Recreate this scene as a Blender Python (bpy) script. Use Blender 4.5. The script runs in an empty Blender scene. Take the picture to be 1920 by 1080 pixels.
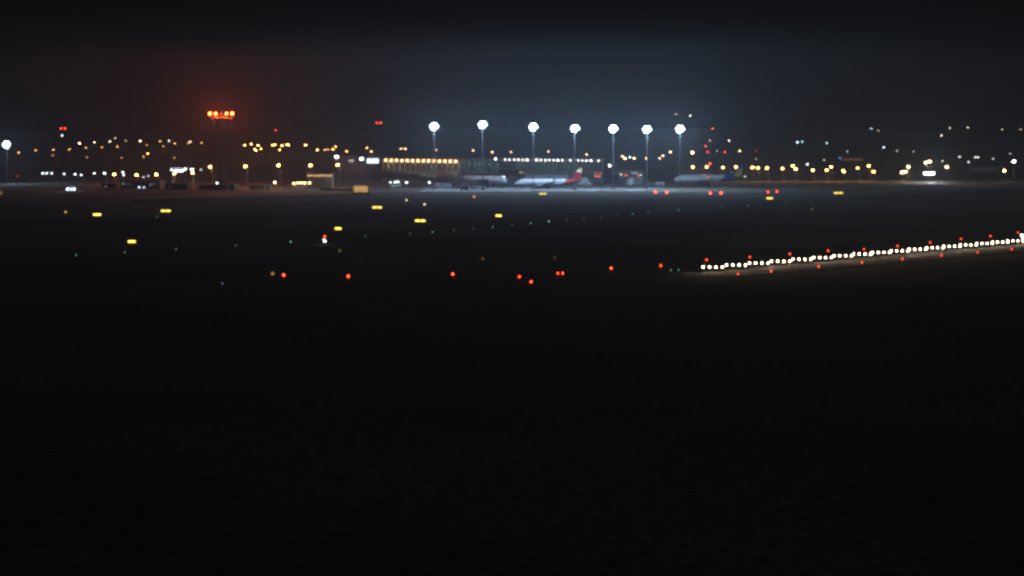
import bpy, bmesh, math, random
from mathutils import Vector, Matrix
random.seed(7)
SC = bpy.context.scene
COL = SC.collection

# ------------------------------------------------------------------ camera
F = 3700.0                       # focal length in pixels of a 1920 wide frame
CH = 25.4                        # eye height above the airfield
PITCH = math.atan(282.0 / F)
cam_d = bpy.data.cameras.new('camera')
cam_d.lens = F / 1920 * 36
cam_d.sensor_width = 36
cam_d.clip_start = 1
cam_d.clip_end = 20000
cam = bpy.data.objects.new('camera', cam_d)
COL.objects.link(cam)
cam.location = (0, 0, CH)
cam.rotation_euler = (math.pi / 2 - PITCH, 0, 0)
SC.camera = cam

# ------------------------------------------------------------------ night sky and an added fill light
W = bpy.data.worlds.new('World'); SC.world = W; W.use_nodes = True
nt = W.node_tree
sky = nt.nodes.new('ShaderNodeTexSky')
sky.sky_type = 'NISHITA'; sky.sun_disc = False
sky.sun_elevation = math.radians(35); sky.sun_rotation = math.radians(200)
bg = nt.nodes['Background']
nt.links.new(sky.outputs[0], bg.inputs[0])
bg.inputs[1].default_value = 0.0002
sun_d = bpy.data.lights.new('ground_fill', 'SUN')
sun_d.energy = 0.06; sun_d.angle = math.radians(0.5); sun_d.color = (1, 0.97, 0.9)  # faint light added to lift the dark ground, its source unseen
sun = bpy.data.objects.new('ground_fill', sun_d); COL.objects.link(sun)
sun.rotation_euler = (math.radians(55), 0, math.radians(20))

SC.view_settings.view_transform = 'Standard'
SC.view_settings.look = 'None'
SC.view_settings.exposure = 0
SC.view_settings.gamma = 1
SC.cycles.pixel_filter_type = 'BLACKMAN_HARRIS'
SC.cycles.filter_width = 3.0          # a soft lens
SC.cycles.max_bounces = 3
SC.cycles.diffuse_bounces = 1
SC.cycles.glossy_bounces = 1
SC.cycles.transmission_bounces = 2
SC.cycles.volume_bounces = 0
SC.cycles.transparent_max_bounces = 8
SC.cycles.sample_clamp_indirect = 0.5
SC.cycles.sample_clamp_direct = 25
SC.cycles.use_denoising = True
SC.cycles.use_adaptive_sampling = False
SC.cycles.caustics_reflective = False
SC.cycles.caustics_refractive = False

# ------------------------------------------------------------------ geometry of the view
def ray(px, py):
    v = Vector(((px - 960) / F, (540 - py) / F, -1))
    return Matrix.Rotation(math.pi / 2 - PITCH, 3, 'X') @ v
def terrain(x, y):
    if y < 1250: return 0.0
    z = 0.03 * (y - 1250)
    z *= 1 + 0.12 * math.sin(x * 0.004 + 1.3) + 0.06 * math.sin(x * 0.011 + y * 0.002)
    return min(z, 34 + 3 * math.sin(x * 0.006))
def at(px, py, Y):
    d = ray(px, py)
    return Vector((0, 0, CH)) + d * (Y / d.y)
def gnd(px, py):
    d = ray(px, py)
    return Vector((0, 0, CH)) + d * (-CH / d.z)
def town(px, py, h, start=1280):
    d = ray(px, py)
    Y = start
    while Y < 4600:
        p = Vector((0, 0, CH)) + d * (Y / d.y)
        if p.z <= terrain(p.x, p.y) + h: return p
        Y += 4
    return p

# ------------------------------------------------------------------ mesh helpers
class MB:
    def __init__(s): s.bm = bmesh.new()
    def box(s, x0, x1, y0, y1, z0, z1):
        v = [s.bm.verts.new(p) for p in ((x0,y0,z0),(x1,y0,z0),(x1,y1,z0),(x0,y1,z0),(x0,y0,z1),(x1,y0,z1),(x1,y1,z1),(x0,y1,z1))]
        for f in ((0,3,2,1),(4,5,6,7),(0,1,5,4),(1,2,6,5),(2,3,7,6),(3,0,4,7)): s.bm.faces.new([v[i] for i in f])
        return s
    def tube(s, a, b, r0, r1=None, n=8, cap=True):
        a = Vector(a); b = Vector(b); r1 = r0 if r1 is None else r1
        d = (b - a).normalized(); u = d.orthogonal().normalized(); w = d.cross(u)
        A, B = [], []
        for i in range(n):
            t = 2 * math.pi * i / n; o = u * math.cos(t) + w * math.sin(t)
            A.append(s.bm.verts.new(a + o * r0)); B.append(s.bm.verts.new(b + o * r1))
        for i in range(n): s.bm.faces.new((A[i], A[(i+1) % n], B[(i+1) % n], B[i]))
        if cap: s.bm.faces.new(A[::-1]); s.bm.faces.new(B)
        return s
    def loft(s, rings, cap=True):
        R = [[s.bm.verts.new(p) for p in r] for r in rings]
        n = len(R[0])
        for a, b in zip(R, R[1:]):
            for i in range(n): s.bm.faces.new((a[i], a[(i+1) % n], b[(i+1) % n], b[i]))
        if cap: s.bm.faces.new(R[0][::-1]); s.bm.faces.new(R[-1])
        return s
    def prism(s, pts, off):
        off = Vector(off)
        return s.loft([[Vector(p) for p in pts], [Vector(p) + off for p in pts]])
    def ball(s, c, r, sub=1, sz=1):
        m = Matrix.Translation(Vector(c)) @ Matrix.Diagonal((r, r, r * sz, 1))
        bmesh.ops.create_icosphere(s.bm, subdivisions=sub, radius=1, matrix=m)
        return s
    def build(s, name, mat, parent=None, smooth=False):
        bmesh.ops.recalc_face_normals(s.bm, faces=s.bm.faces)
        me = bpy.data.meshes.new(name); s.bm.to_mesh(me); s.bm.free()
        if smooth:
            for p in me.polygons: p.use_smooth = True
        me.materials.append(mat)
        o = bpy.data.objects.new(name, me); COL.objects.link(o); o.parent = parent
        return o
def tag(o, label=None, cat=None, group=None, kind=None):
    if label: o['label'] = label
    if cat: o['category'] = cat
    if group: o['group'] = group
    if kind: o['kind'] = kind
    return o
def empty(name, loc, rz=0, label=None, cat=None, group=None):
    o = bpy.data.objects.new(name, None); COL.objects.link(o)
    o.location = loc; o.rotation_euler = (0, 0, rz); o.empty_display_size = 0.2
    return tag(o, label, cat, group)

_tens = {20: 'twenty', 30: 'thirty', 40: 'forty', 50: 'fifty'}
_ord = 'first second third fourth fifth sixth seventh eighth ninth tenth eleventh twelfth thirteenth fourteenth fifteenth sixteenth seventeenth eighteenth nineteenth'.split()
def ordw(i, n=None):
    """i counts from 0"""
    k = i + 1
    if k < 20: return _ord[k - 1]
    t, u = k // 10 * 10, k % 10
    if u == 0: return {20: 'twentieth', 30: 'thirtieth', 40: 'fortieth'}[t]
    return _tens[t] + '-' + _ord[u - 1]

# ------------------------------------------------------------------ materials
_m = {}
def mat(name, col, rough=0.7, metal=0.0, noise=0.0, scale=5.0, bump=0.0):
    if name in _m: return _m[name]
    m = bpy.data.materials.new(name); m.use_nodes = True
    n = m.node_tree.nodes; L = m.node_tree.links; b = n['Principled BSDF']
    b.inputs['Roughness'].default_value = rough; b.inputs['Metallic'].default_value = metal
    tc = n.new('ShaderNodeTexCoord'); nz = n.new('ShaderNodeTexNoise')
    nz.inputs['Scale'].default_value = scale; nz.inputs['Detail'].default_value = 6
    L.new(tc.outputs['Object'], nz.inputs['Vector'])
    cr = n.new('ShaderNodeValToRGB'); k = noise or 0.12
    cr.color_ramp.elements[0].position = 0.3; cr.color_ramp.elements[1].position = 0.7
    cr.color_ramp.elements[0].color = (*[c * (1 - k) for c in col], 1)
    cr.color_ramp.elements[1].color = (*[min(1, c * (1 + k)) for c in col], 1)
    L.new(nz.outputs['Fac'], cr.inputs['Fac']); L.new(cr.outputs['Color'], b.inputs['Base Color'])
    if bump:
        bp = n.new('ShaderNodeBump'); bp.inputs['Strength'].default_value = bump
        L.new(nz.outputs['Fac'], bp.inputs['Height']); L.new(bp.outputs['Normal'], b.inputs['Normal'])
    _m[name] = m
    return m
def glow(name, col, s, sample=False):
    key = (name, s, sample)
    if key in _m: return _m[key]
    m = bpy.data.materials.new(name); m.use_nodes = True
    n = m.node_tree.nodes; L = m.node_tree.links
    n.remove(n['Principled BSDF'])
    e = n.new('ShaderNodeEmission'); e.inputs[0].default_value = (*col, 1); e.inputs[1].default_value = s
    L.new(e.outputs[0], n['Material Output'].inputs[0])
    m.cycles.emission_sampling = 'FRONT'
    _m[key] = m
    return m
AMBER = (1.0, 0.45, 0.11); WARM = (1.0, 0.8, 0.52); WHITE = (0.85, 0.93, 1.0); BLUEW = (0.48, 0.7, 1.0)
RED = (1.0, 0.05, 0.015); GREEN = (0.25, 1.0, 0.6); YELLOW = (1.0, 0.74, 0.10); ORANGE = (1.0, 0.42, 0.1)
M_POLE = mat('galvanised_steel', (0.35, 0.36, 0.37), 0.5, 0.6)
M_HOUS = mat('lamp_housing', (0.12, 0.12, 0.12), 0.5)
M_CONC = mat('weathered_concrete', (0.22, 0.21, 0.20), 0.9, noise=0.25, scale=0.4)
M_DARK = mat('dark_cladding', (0.02, 0.02, 0.022), 0.85)
M_WALL = mat('rendered_wall', (0.16, 0.15, 0.14), 0.85, noise=0.2, scale=0.6)
M_GLASS = mat('dark_glass', (0.03, 0.035, 0.04), 0.15)
M_TYRE = mat('tyre_rubber', (0.02, 0.02, 0.02), 0.9)

def point(name, loc, col, watts, r=0.15, parent=None):
    d = bpy.data.lights.new(name, 'POINT'); d.energy = watts; d.color = col; d.shadow_soft_size = r
    o = bpy.data.objects.new(name, d); COL.objects.link(o); o.location = loc; o.parent = parent
    return o

# ------------------------------------------------------------------ the ground
def sheet(name, pts, z, m):
    bm = bmesh.new(); bm.faces.new([bm.verts.new((p[0], p[1], z)) for p in pts])
    me = bpy.data.meshes.new(name); bm.to_mesh(me); bm.free(); me.materials.append(m)
    o = bpy.data.objects.new(name, me); COL.objects.link(o)
    return tag(o, kind='structure')
M_SOIL = bpy.data.materials.new('dry_soil_and_scrub'); M_SOIL.use_nodes = True
_n = M_SOIL.node_tree.nodes; _l = M_SOIL.node_tree.links; _b = _n['Principled BSDF']; _b.inputs['Roughness'].default_value = 1
_tc = _n.new('ShaderNodeTexCoord')
def _noise(sc_, det, lo_, hi_, c0, c1):
    a = _n.new('ShaderNodeTexNoise'); a.inputs['Scale'].default_value = sc_; a.inputs['Detail'].default_value = det; a.inputs['Roughness'].default_value = 0.7
    _l.new(_tc.outputs['Object'], a.inputs['Vector'])
    r_ = _n.new('ShaderNodeValToRGB'); r_.color_ramp.elements[0].position = lo_; r_.color_ramp.elements[1].position = hi_
    r_.color_ramp.elements[0].color = (*c0, 1); r_.color_ramp.elements[1].color = (*c1, 1)
    _l.new(a.outputs['Fac'], r_.inputs['Fac']); return r_.outputs['Color']
_big = _noise(0.012, 5, 0.35, 0.65, (0.07, 0.062, 0.05), (0.17, 0.15, 0.12))      # bare and scrubby patches
_fine = _noise(0.9, 10, 0.38, 0.66, (0.35, 0.35, 0.34), (2.0, 1.95, 1.8))                # stones and tufts
_mx = _n.new('ShaderNodeMixRGB'); _mx.blend_type = 'MULTIPLY'; _mx.inputs[0].default_value = 1
_l.new(_big, _mx.inputs[1]); _l.new(_fine, _mx.inputs[2]); _l.new(_mx.outputs[0], _b.inputs['Base Color'])
bm = bmesh.new()
xs = [-3400 + 85 * i for i in range(81)]
ys = [-250] + [i * 125 for i in range(0, 11)] + [1250 + 75 * i for i in range(1, 51)]
gv = [[bm.verts.new((x, y, terrain(x, y))) for x in xs] for y in ys]
for j in range(len(ys) - 1):
    for i in range(len(xs) - 1):
        bm.faces.new((gv[j][i], gv[j][i+1], gv[j+1][i+1], gv[j+1][i]))
me = bpy.data.meshes.new('ground'); bm.to_mesh(me); bm.free(); me.materials.append(M_SOIL)
g = bpy.data.objects.new('ground', me); COL.objects.link(g); tag(g, kind='structure')

def gp(lst): return [gnd(*p) for p in lst]
M_APRON = mat('apron_concrete', (0.21, 0.21, 0.21), 0.85, noise=0.25, scale=0.12)
sheet('apron', gp([(792, 360), (830, 358.6), (1200, 357.5), (1262, 352), (1460, 347.2), (1600, 345.4), (1790, 344.5),
                   (1790, 338.5), (1600, 340), (1460, 341), (1240, 336), (1150, 331), (800, 331)]), 0.02, M_APRON)
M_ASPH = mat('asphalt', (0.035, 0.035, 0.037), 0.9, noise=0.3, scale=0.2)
sheet('taxiway', gp([(-40, 425), (-40, 415), (560, 402), (1200, 388), (1960, 352), (1960, 357), (1200, 397), (560, 413)]), 0.02, M_ASPH)
a0 = Vector((39.5, 388)); ax = Vector((5.3, 6.2)).normalized(); nx = Vector((-ax.y, ax.x))
sheet('runway', [a0 + ax * 40 + nx * 23, a0 + ax * 40 - nx * 23, a0 + ax * 1800 - nx * 23, a0 + ax * 1800 + nx * 23], 0.03, M_ASPH)
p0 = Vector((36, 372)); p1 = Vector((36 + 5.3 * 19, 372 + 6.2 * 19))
sheet('added_dark_strip', [p0 + Vector((-6, 8)), p0 + Vector((4, -14)), p1 + Vector((10, -14)), p1 + Vector((0, 8))], 0.06, M_ASPH)  # dark strip added so the approach lamps leave no lit band on the ground
sheet('road', gp([(-60, 391), (-60, 384), (250, 379), (690, 361), (690, 363.5), (250, 384)]), 0.02, M_ASPH)

# ------------------------------------------------------------------ lamps
def lens_geo(mb, c, r, n=8):
    """a bulging glass face turned to the airfield"""
    c = Vector(c)
    rings = []
    for k, (rr, dy) in enumerate(((1.0, 0.0), (0.8, -0.3), (0.4, -0.45))):
        rings.append([c + Vector((math.cos(2*math.pi*i/n) * r * rr, dy * r, math.sin(2*math.pi*i/n) * r * rr)) for i in range(n)])
    mb.loft(rings)
def street_lamp(p, col, s, r=0.3, label='', group='', watts=0, arm=0.9, name='street_lamp', cat='street lamp', cname='amber_lamp'):
    """p is the lamp's centre; its pole goes down to the terrain"""
    base = terrain(p.x + arm, p.y)
    H = p.z - base
    e = empty(name, (p.x + arm, p.y, base), 0, label, cat, group)
    MB().tube((0, 0, -0.3), (0, 0, H + 0.2), 0.12, 0.07, 6).build('pole', M_POLE, e)
    MB().tube((0, 0, H + 0.2), (-arm, 0, H + 0.35 + r * 0.4), 0.05, 0.05, 5).build('arm', M_POLE, e)
    hd = MB().box(-arm - r * 1.2, -arm + r * 1.2, -r * 0.6, r * 0.6, H + r * 0.62, H + r * 1.0).build('lamp_head', M_HOUS, e)
    MB().ball((-arm, 0, H), r, 1, 0.6).build('lens', glow(cname, col, s), hd)
    if watts >= 400: point('lamp_light', (-arm, -r - 0.1, H - 0.2), col, watts, 0.1, e)
    return e
def ground_light(p, col, s, r, label, group, cat, name, cname, h=0.35, watts=0, sample=False):
    e = empty(name, (p.x, p.y, 0), 0, label, cat, group)
    MB().tube((0, 0, 0), (0, 0, h), 0.05, 0.04, 6).build('stem', M_POLE, e)
    b = MB().tube((0, r * 0.9, h + r), (0, 0, h + r), r * 0.7, r * 1.08, 8).build('housing', M_HOUS, e)
    mb = MB(); lens_geo(mb, (0, -0.01, h + r), r); mb.build('lens', glow(cname, col, s, sample), b)
    if watts: point('lamp_light', (0, -r - 0.2, h + r), col, watts, 0.05, e)
    return e
def glo(px, py, h):
    """ground point below a light seen at px,py with its centre h above the ground"""
    d = ray(px, py)
    return Vector((0, 0, CH)) + d * ((h - CH) / d.z)

# ---- seven high masts over the apron
masts = [(814, 237, 1.15), (905, 234, 1.0), (1000, 238, 1.0), (1078, 241, 1.0), (1150, 241.5, 0.9), (1213, 243, 1.1), (1275, 242, 1.8)]
NM = ['leftmost tall floodlight mast above the long amber lamp row', 'second tall floodlight mast from the left over the terminal',
      'third tall floodlight mast from the left, behind the red tailed airliner', 'middle tall floodlight mast of the seven, above the red tail fin',
      'fifth tall floodlight mast from the left, over the apron trucks', 'sixth tall floodlight mast from the left over the apron',
      'rightmost of the seven tall floodlight masts, above the blue tailed airliner nose']
def high_mast(p, label, group, k=1.0, n=14, R=1.6, watts=21000, lamp_s=400, r=0.6, col=BLUEW):
    H = p.z
    e = empty('floodlight_mast', (p.x, p.y, 0), 0, label, 'floodlight mast', group)
    MB().tube((0, 0, 0), (0, 0, 0.5), 0.9, 0.9, 10).build('base', M_CONC, e)
    MB().tube((0, 0, 0.5), (0, 0, H + 1.5), 0.26, 0.13, 10).build('pole', mat('mast_steel', (0.15, 0.15, 0.16), 0.7), e)
    MM = mat('mast_steel', (0.15, 0.15, 0.16), 0.7)
    hf = MB()
    for i in range(24):
        a, b = 2*math.pi*i/12, 2*math.pi*(i+1)/12; zr_ = H + (0.5 if i < 12 else 1.6)
        hf.tube((R*math.cos(a), R*math.sin(a), zr_), (R*math.cos(b), R*math.sin(b), zr_), 0.07, n=5)
    for i in range(4):
        a = math.pi * i / 2 + 0.4
        hf.tube((0, 0, H + 0.3), (R*math.cos(a), R*math.sin(a), H + 0.3), 0.06, n=5)
    hf.tube((R, 0, H + .5), (R, 0, H + 1.6), 0.05, n=5); hf.build('head_frame', M_POLE, e)
    for i in range(n):
        a = 2 * math.pi * (i + 0.5) / n
        dz, rr_ = ((1.15, R * 0.5), (0, R), (-1.05, R * 0.6), (0.2, R * 0.95))[i % 4]
        x, y = rr_ * math.cos(a), rr_ * math.sin(a)
        lp = MB().box(x - 0.4, x + 0.4, y - 0.25, y + 0.25, H + dz + r * 0.7, H + dz + r * 0.7 + 0.22).build('floodlight', M_HOUS, e)
        MB().ball((x, y - 0.05, H + dz), r, 1, 0.95).build('lens', glow('flood_lens', col, round(lamp_s * k)), lp)
for (px, py, k), lb in zip(masts, NM):
    high_mast(at(px, py, 964), lb, 'tall floodlight masts over the apron', k)
high_mast(at(12, 271, 1080), 'lone blue-white floodlight mast at the left edge, apart from the others', None, 0.8, 12, 1.5, r=0.62)

# ---- approach light bars, four lamps each
BH = 1.0; BS = 1.21
M_BARM = M_POLE
for k in range(18):
    c = Vector((37.6 + 5.3 * k, 387.5 + 6.2 * k)) * ((CH - BH) / CH)
    e = empty('approach_light_bar', (c.x, c.y, 0), 0, '%s light bar from the left end of the bright warm white approach line' % ordw(k), 'approach light', 'approach light bars')
    fr = MB().box(-0.15, 3.7, -0.05, 0.05, BH - 0.26, BH - 0.18)
    for x in (0.3, 3.25): fr.tube((x, 0, 0), (x, 0, BH - 0.26), 0.05, n=6)
    fr.build('frame', M_BARM, e)
    for j in range(4):
        h = MB().tube((BS * j, 0.2, BH), (BS * j, 0, BH), 0.13, 0.18, 8).build('lamp', M_HOUS, e)
        mb = MB(); lens_geo(mb, (BS * j, -0.01, BH), 0.135); mb.build('lens', glow('approach_lens', (1.0, 0.74, 0.5), random.choice((100, 170, 260, 380)), False), h)

up = [(1325,487),(1406,482),(1481,476),(1553,470),(1620,467),(1683,461),(1744,454.5),(1802,448),(1857,442.5),(1909,436)]
lo = [(1384,513),(1446,508),(1535,499.5),(1616,492),(1692,485.5),(1765,478.5),(1833,473),(1897,467)]
for i, (x, y) in enumerate(up):
    ground_light(glo(x, y, 0.5), RED, 9, 0.14, '%s red light from the left above the bright approach line' % ordw(i), 'red side lights above the approach line', 'red light', 'side_light', 'red_lens')
for i, (x, y) in enumerate(lo):
    ground_light(glo(x, y, 0.5), RED, 8, 0.13, '%s red light from the left below the bright approach line' % ordw(i), 'red side lights below the approach line', 'red light', 'side_light', 'red_lens')
ground_light(glo(1916, 441.5, 0.6), WHITE, 60, 0.24, 'extra bright white light above the approach line at the right edge', None, 'approach light', 'approach_light', 'white_lens')

# ---- red lights near the runway end
low = [(532,515,9,.2),(653,517,9,.2),(849,513,9,.2),(974,517.5,7,.17),(996,527,8,.17),(1046,511,7,.15),(1055,511,8,.15),(1146,502,8,.19),(1239,497,7,.16)]
for i, (x, y, s, r) in enumerate(low):
    ground_light(glo(x, y, 0.6), RED, s * 2, r * .85, '%s red light from the left in the scattered lower row on dark ground' % ordw(i), 'red runway end lights', 'red light', 'runway_end_light', 'red_lens')
red2 = [(1229,359),(1250,360),(1332,361),(1352,361),(1440,359),(1457,358)]
for i, (x, y) in enumerate(red2):
    ground_light(glo(x, y, 0.9), RED, (26 if i < 4 else 14), 0.33, '%s red light from the left in the line below the apron edge' % ordw(i), 'red stop lights below the apron', 'red light', 'stop_light', 'red_lens')

# ---- green taxiway lights
greens = [(442,460),(545,453),(685,443),(769,438),(811,435),(851,431),(887,428),(924,425),(960,421),(995,418),(1029,414.5),(1062,412),(1094,410),(1126,407),
          (1156,404),(1186,401),(1215,398.5),(1244,396),(1272,394),(1299,392),(1326,390),(1352,388.5),(1377,387),(1402,385),(1427,383),(1450,381.5),(1474,380),(1497,378),(1520,376),
          (1543,375),(1565,373.5),(1586,372),(1607,371),(1629,369),(1649,367),(1708,362),(1726,361),(1784,355),(1801,354),(1854,348)]
br = {1029: 5, 995: 2.6, 1186: 2.8, 1215: 2.6, 1272: 2.8, 545: 3, 811: 2.2, 924: 1.8, 1352: 2.2, 1402: 2.2, 1474: 2.5, 1520: 2, 1607: 2.2, 1801: 1.6}
for i, (x, y) in enumerate(greens):
    ground_light(glo(x, y, 0.22), GREEN, 0.9 * br.get(x, 0.8), 0.10, '%s tiny green light from the left along the dark taxiway' % ordw(i), 'green taxiway lights', 'taxiway light', 'taxiway_light', 'green_lens_%d' % int(br.get(x, .9) * 10), h=0.1)
for i, (x, y, c, cn, lb) in enumerate([(143,478,GREEN,'green','faint teal light alone low at the left, nearest the viewer'),(234,473,GREEN,'green','faint green light low at the left, below the yellow sign'),
        (330,467,GREEN,'green','faint green light below and right of the low yellow sign'),
        (294,406,GREEN,'green','faint green light just below the left double yellow sign'),(1258,506,GREEN,'green','faint cyan light just left of the approach line, left one of two'),
        (1272,505.5,GREEN,'green','cyan light just left of the approach line, right one of two'),(417,531,(.2,.35,1),'blue','faint blue light low at the left below the red lights')]):
    ground_light(glo(x, y, 0.22), c, 1.4, 0.085, lb, None, 'ground light', 'ground_light', cn + '_dot', h=0.1)

# ---- glowing yellow taxiway signs
def sign(px, py, wpx, s, label, n=1, hh=0.6):
    p = glo(px, py, 0.7); wpx *= .92; sc = p.y / F
    w = wpx * sc; hh = hh
    e = empty('taxiway_sign', (p.x, p.y, 0), 0, label, 'taxiway sign', 'glowing yellow taxiway signs')
    mb = MB()
    for k in range(n + 1):
        x = -w / 2 + w * k / n
        mb.box(x - 0.05, x + 0.05, -0.04, 0.12, 0, 0.4)
    mb.build('legs', M_POLE, e)
    for k in range(n):
        x0 = -w/2 + w*k/n + 0.06; x1 = -w/2 + w*(k+1)/n - 0.06
        b = MB().box(x0, x1, 0, 0.2, 0.35, 0.35 + hh).build('panel', M_HOUS, e)
        MB().box(x0 + 0.08, x1 - 0.08, -0.025, -0.002, 0.43, 0.27 + hh).build('sign_face', glow('yellow_sign_face', YELLOW, round(s * 1.1, 2)), b)
sign(182,402,17,4.5,'single orange-yellow glowing sign at the far left',1)
sign(311,395,21,3.6,'double yellow glowing sign at the left, above the low single one',2)
sign(247,452.5,17,3.6,'single yellow glowing sign lowest at the left',1)
sign(634,428,14,4,'single yellow glowing sign just above the red and white beacon',1)
sign(707,388.5,20,3.6,'double yellow glowing sign below the cream lit panel',2)
sign(788,413.5,22,3.8,'double yellow glowing sign lowest near the centre',2)
sign(935,404,13,4,'single yellow glowing sign below the boarding bridge end',1)
sign(1018,363,15,2.6,'small double yellow glowing sign under the red tailed airliner',2)
sign(1443,371.5,14,3.4,'single yellow glowing sign below the rightmost red lights',1)
sign(1572,361.5,19,3,'double yellow glowing sign farthest to the right',2)
for (x, y, c, s, lb) in [(123,397.5,YELLOW,1.4,'tiny dim yellow light left of the orange-yellow sign'),(762,375,WARM,3,'tiny yellow light above the central double signs, left one'),
        (796,383,WARM,3,'tiny yellow light directly above the lowest central double sign'),(889,369,AMBER,3.5,'tiny amber light left of the sign under the airliner'),
        (905,485,ORANGE,0.16,'very dim orange light in the dark below the centre'),(637,470,YELLOW,0.15,'very dim yellow light below the red and white beacon'),
        (1040,483,ORANGE,0.09,'barely visible orange light right of the dim one below centre'),(1523,392.5,YELLOW,0.2,'dim yellow light streak between the two right hand signs'),
        (511,513,ORANGE,.5,'dim orange light just left of the leftmost low red light')]:
    ground_light(glo(x, y, 0.6), c, s, 0.30, lb, None, 'ground light', 'ground_light', 'dot_%d' % x, h=0.3)

# red over white beacon
p = glo(609, 451, 0.9)
e = empty('beacon', (p.x, p.y, 0), 0, 'small beacon with a red lamp over a white lamp on dark grass', 'beacon')
MB().tube((0,0,0),(0,0,2.2),0.07,0.05,6).build('post', M_POLE, e)
MB().ball((0,-0.15,0.8),0.2,1).build('white_lamp', glow('white_lens_b', WHITE, 30), e)
MB().ball((-0.3,-0.15,1.15),0.11,1).build('side_lamp', glow('white_lens_c', WHITE, 12), e)
MB().ball((0,-0.15,1.85),0.17,1).build('red_lamp', glow('red_lens_b', RED, 18), e)

# ------------------------------------------------------------------ scattered street and town lamps
def row(pts, col, cname, label, group, Y=None, h=8, r=0.3, s=20, watts=0, cat='street lamp', name='street_lamp'):
    """each light: (px, py[, strength factor]); placed on the rising ground or at depth Y"""
    for i, t in enumerate(sorted(pts)):
        k = t[2] if len(t) > 2 else 1
        p = at(t[0], t[1], Y) if Y else town(t[0], t[1], h)
        rr = r * 1.7 * (p.y / 1100) ** 0.5
        street_lamp(p, col, round(1.25 * s * k * math.exp((p.y - 1100) * HZ), 2), rr, label % ordw(i), group, watts * k, name=name, cat=cat, cname=cname)
HZ = 0.00036
row([(35,286,.8),(67,282,.7),(100,281,.8),(130,280,.7),(161,277,.6),(191,276,.6),(220,275,.8)], AMBER, 'amber_a', '%s small orange lamp from the left in the slanting row below the red masthead', 'slanting row of small orange lamps', h=7, s=9)
row([(149,269,2.2),(177,267),(206,265),(216,259,.4),(236,264,.25),(263,264,1.2),(317,264),(357,266,.8)], WARM, 'warm_a', '%s warm white lamp from the left in the top left row', 'top left warm white lamps', h=9, s=10)
row([(300,265,.7),(306,274,.4),(328,269,.7),(353,268,.7),(378,268,.7),(275,272,.3)], AMBER, 'amber_b', '%s small orange lamp from the left just before the dark tower', 'small orange lamps beside the tower', h=7, s=9)
row([(99,291,.3),(163,295,.25),(228,296,.25),(327,296,.3),(269,294,.5),(277,288,2.2)], AMBER, 'amber_c', '%s faint orange lamp from the left under the slanting row', 'faint orange lamps at the upper left', h=6, s=8)
row([(80,325),(88,325),(97,325,.8),(120,326,.7),(141,327),(152,328,.7),(177,325,1),(196,325,1.8),(230,323,1),(232,328,.8),(269,332,.3),(278,330,.25),(377,318,.3)], WHITE, 'white_a', '%s small white lamp from the left in the low left row', 'low left row of white lamps', Y=1120, r=0.3, s=9)
row([(214,327,3),(256,328,2.6),(293,327,2.4),(327,325,1.8),(361,324,1.6)], AMBER, 'amber_d', '%s bright orange lamp from the left in the low left row', 'bright orange lamps at the lower left', Y=1080, r=0.42, s=26, watts=700)
row([(394,313,.8),(460,312,1.1),(522,310,1.1),(582,310,1),(633,309,.9)], (1.0,0.48,0.13), 'amber_e', '%s tall amber lamp from the left, its lit pole showing below', 'tall amber lamps on lit poles', Y=1000, r=0.42, s=40, watts=2600)
row([(459,272),(471,270),(480,282),(484,273,1.3),(489,279,.7),(478,280,1)], (1.0,0.52,0.14), 'amber_f', '%s lamp from the left in the tight amber cluster right of the tower', 'amber cluster right of the tower', h=9, s=20, r=.34)
row([(511,272),(516,271.5),(529,273),(538,271),(524,281,.8),(541,272,.8)], (1.0,0.52,0.14), 'amber_g', '%s lamp from the left in the second amber cluster', 'second amber cluster', h=9, s=20, r=.34)
row([(573,272,1.6),(595,281,1.2),(609,281,.4),(615,280,.3),(624,280,1),(629,275,.7),(650,284,.8),(688,277,.6),(696,284,.6)], (1.0,0.48,0.13), 'amber_h', '%s amber lamp from the left among those above the two white floods', 'amber lamps above the white floods', h=8, s=17, r=.34)
row([(515,342,1.2),(551,344),(558,343,.7),(564,343),(571,343),(580,343)], (1.0,0.66,0.26), 'amber_i', '%s low amber lamp from the left beside the small arcade', 'low amber lamps beside the arcade', Y=965, r=0.3, s=22, watts=400)
row([(752,279,.6),(760,279,.8),(818,281,.4),(887,282,.6),(923,285,.8),(958,285,.5),(1028,284,.5),(1100,290,.8)], (1.0,0.62,0.3), 'amber_j', '%s small warm lamp from the left behind the terminal roof', 'warm lamps behind the terminal roof', h=8, s=13, r=.32)
row([(1167,293,.8),(1172,297,1.3),(1189,297,.9),(1212,297,1),(1237,297,.5),(1243,292,.6),(1257,285,.8)], (1.0,0.66,0.32), 'amber_k', '%s amber lamp from the left between the terminal and the right masts', 'amber lamps right of the terminal', h=8, s=15, r=.34)
row([(1181,295,.7)], WHITE, 'white_k', '%s and only bluish lamp among the amber ones right of the terminal', None, h=8, s=13)
row([(1298,286,1)], (1.0,0.72,0.3), 'amber_l', '%s big golden lamp, alone just right of the last tall mast', None, h=12, s=110, r=.5)
row([(1299,313),(1325,313,1.2),(1355,314),(1380,313)], (1.0,0.48,0.14), 'amber_m', '%s amber lamp from the left behind the blue tailed airliner', 'amber lamps behind the blue tailed airliner', Y=1130, r=.4, s=30, watts=400)
row([(1411,314,1.2),(1421,315,1.4),(1438,315),(1467,316),(1486,311,1.3),(1492,317,1.2),(1524,319,1.1),(1550,319),(1558,313,1.1),(1581,320),(1608,315,.6),(1629,311),(1638,322,1.1),(1582,322,.7)], (1.0,0.45,0.11), 'amber_n', '%s amber lamp from the left in the long right hand row', 'long right hand row of amber lamps', Y=1150, r=.42, s=32, watts=800)
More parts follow.
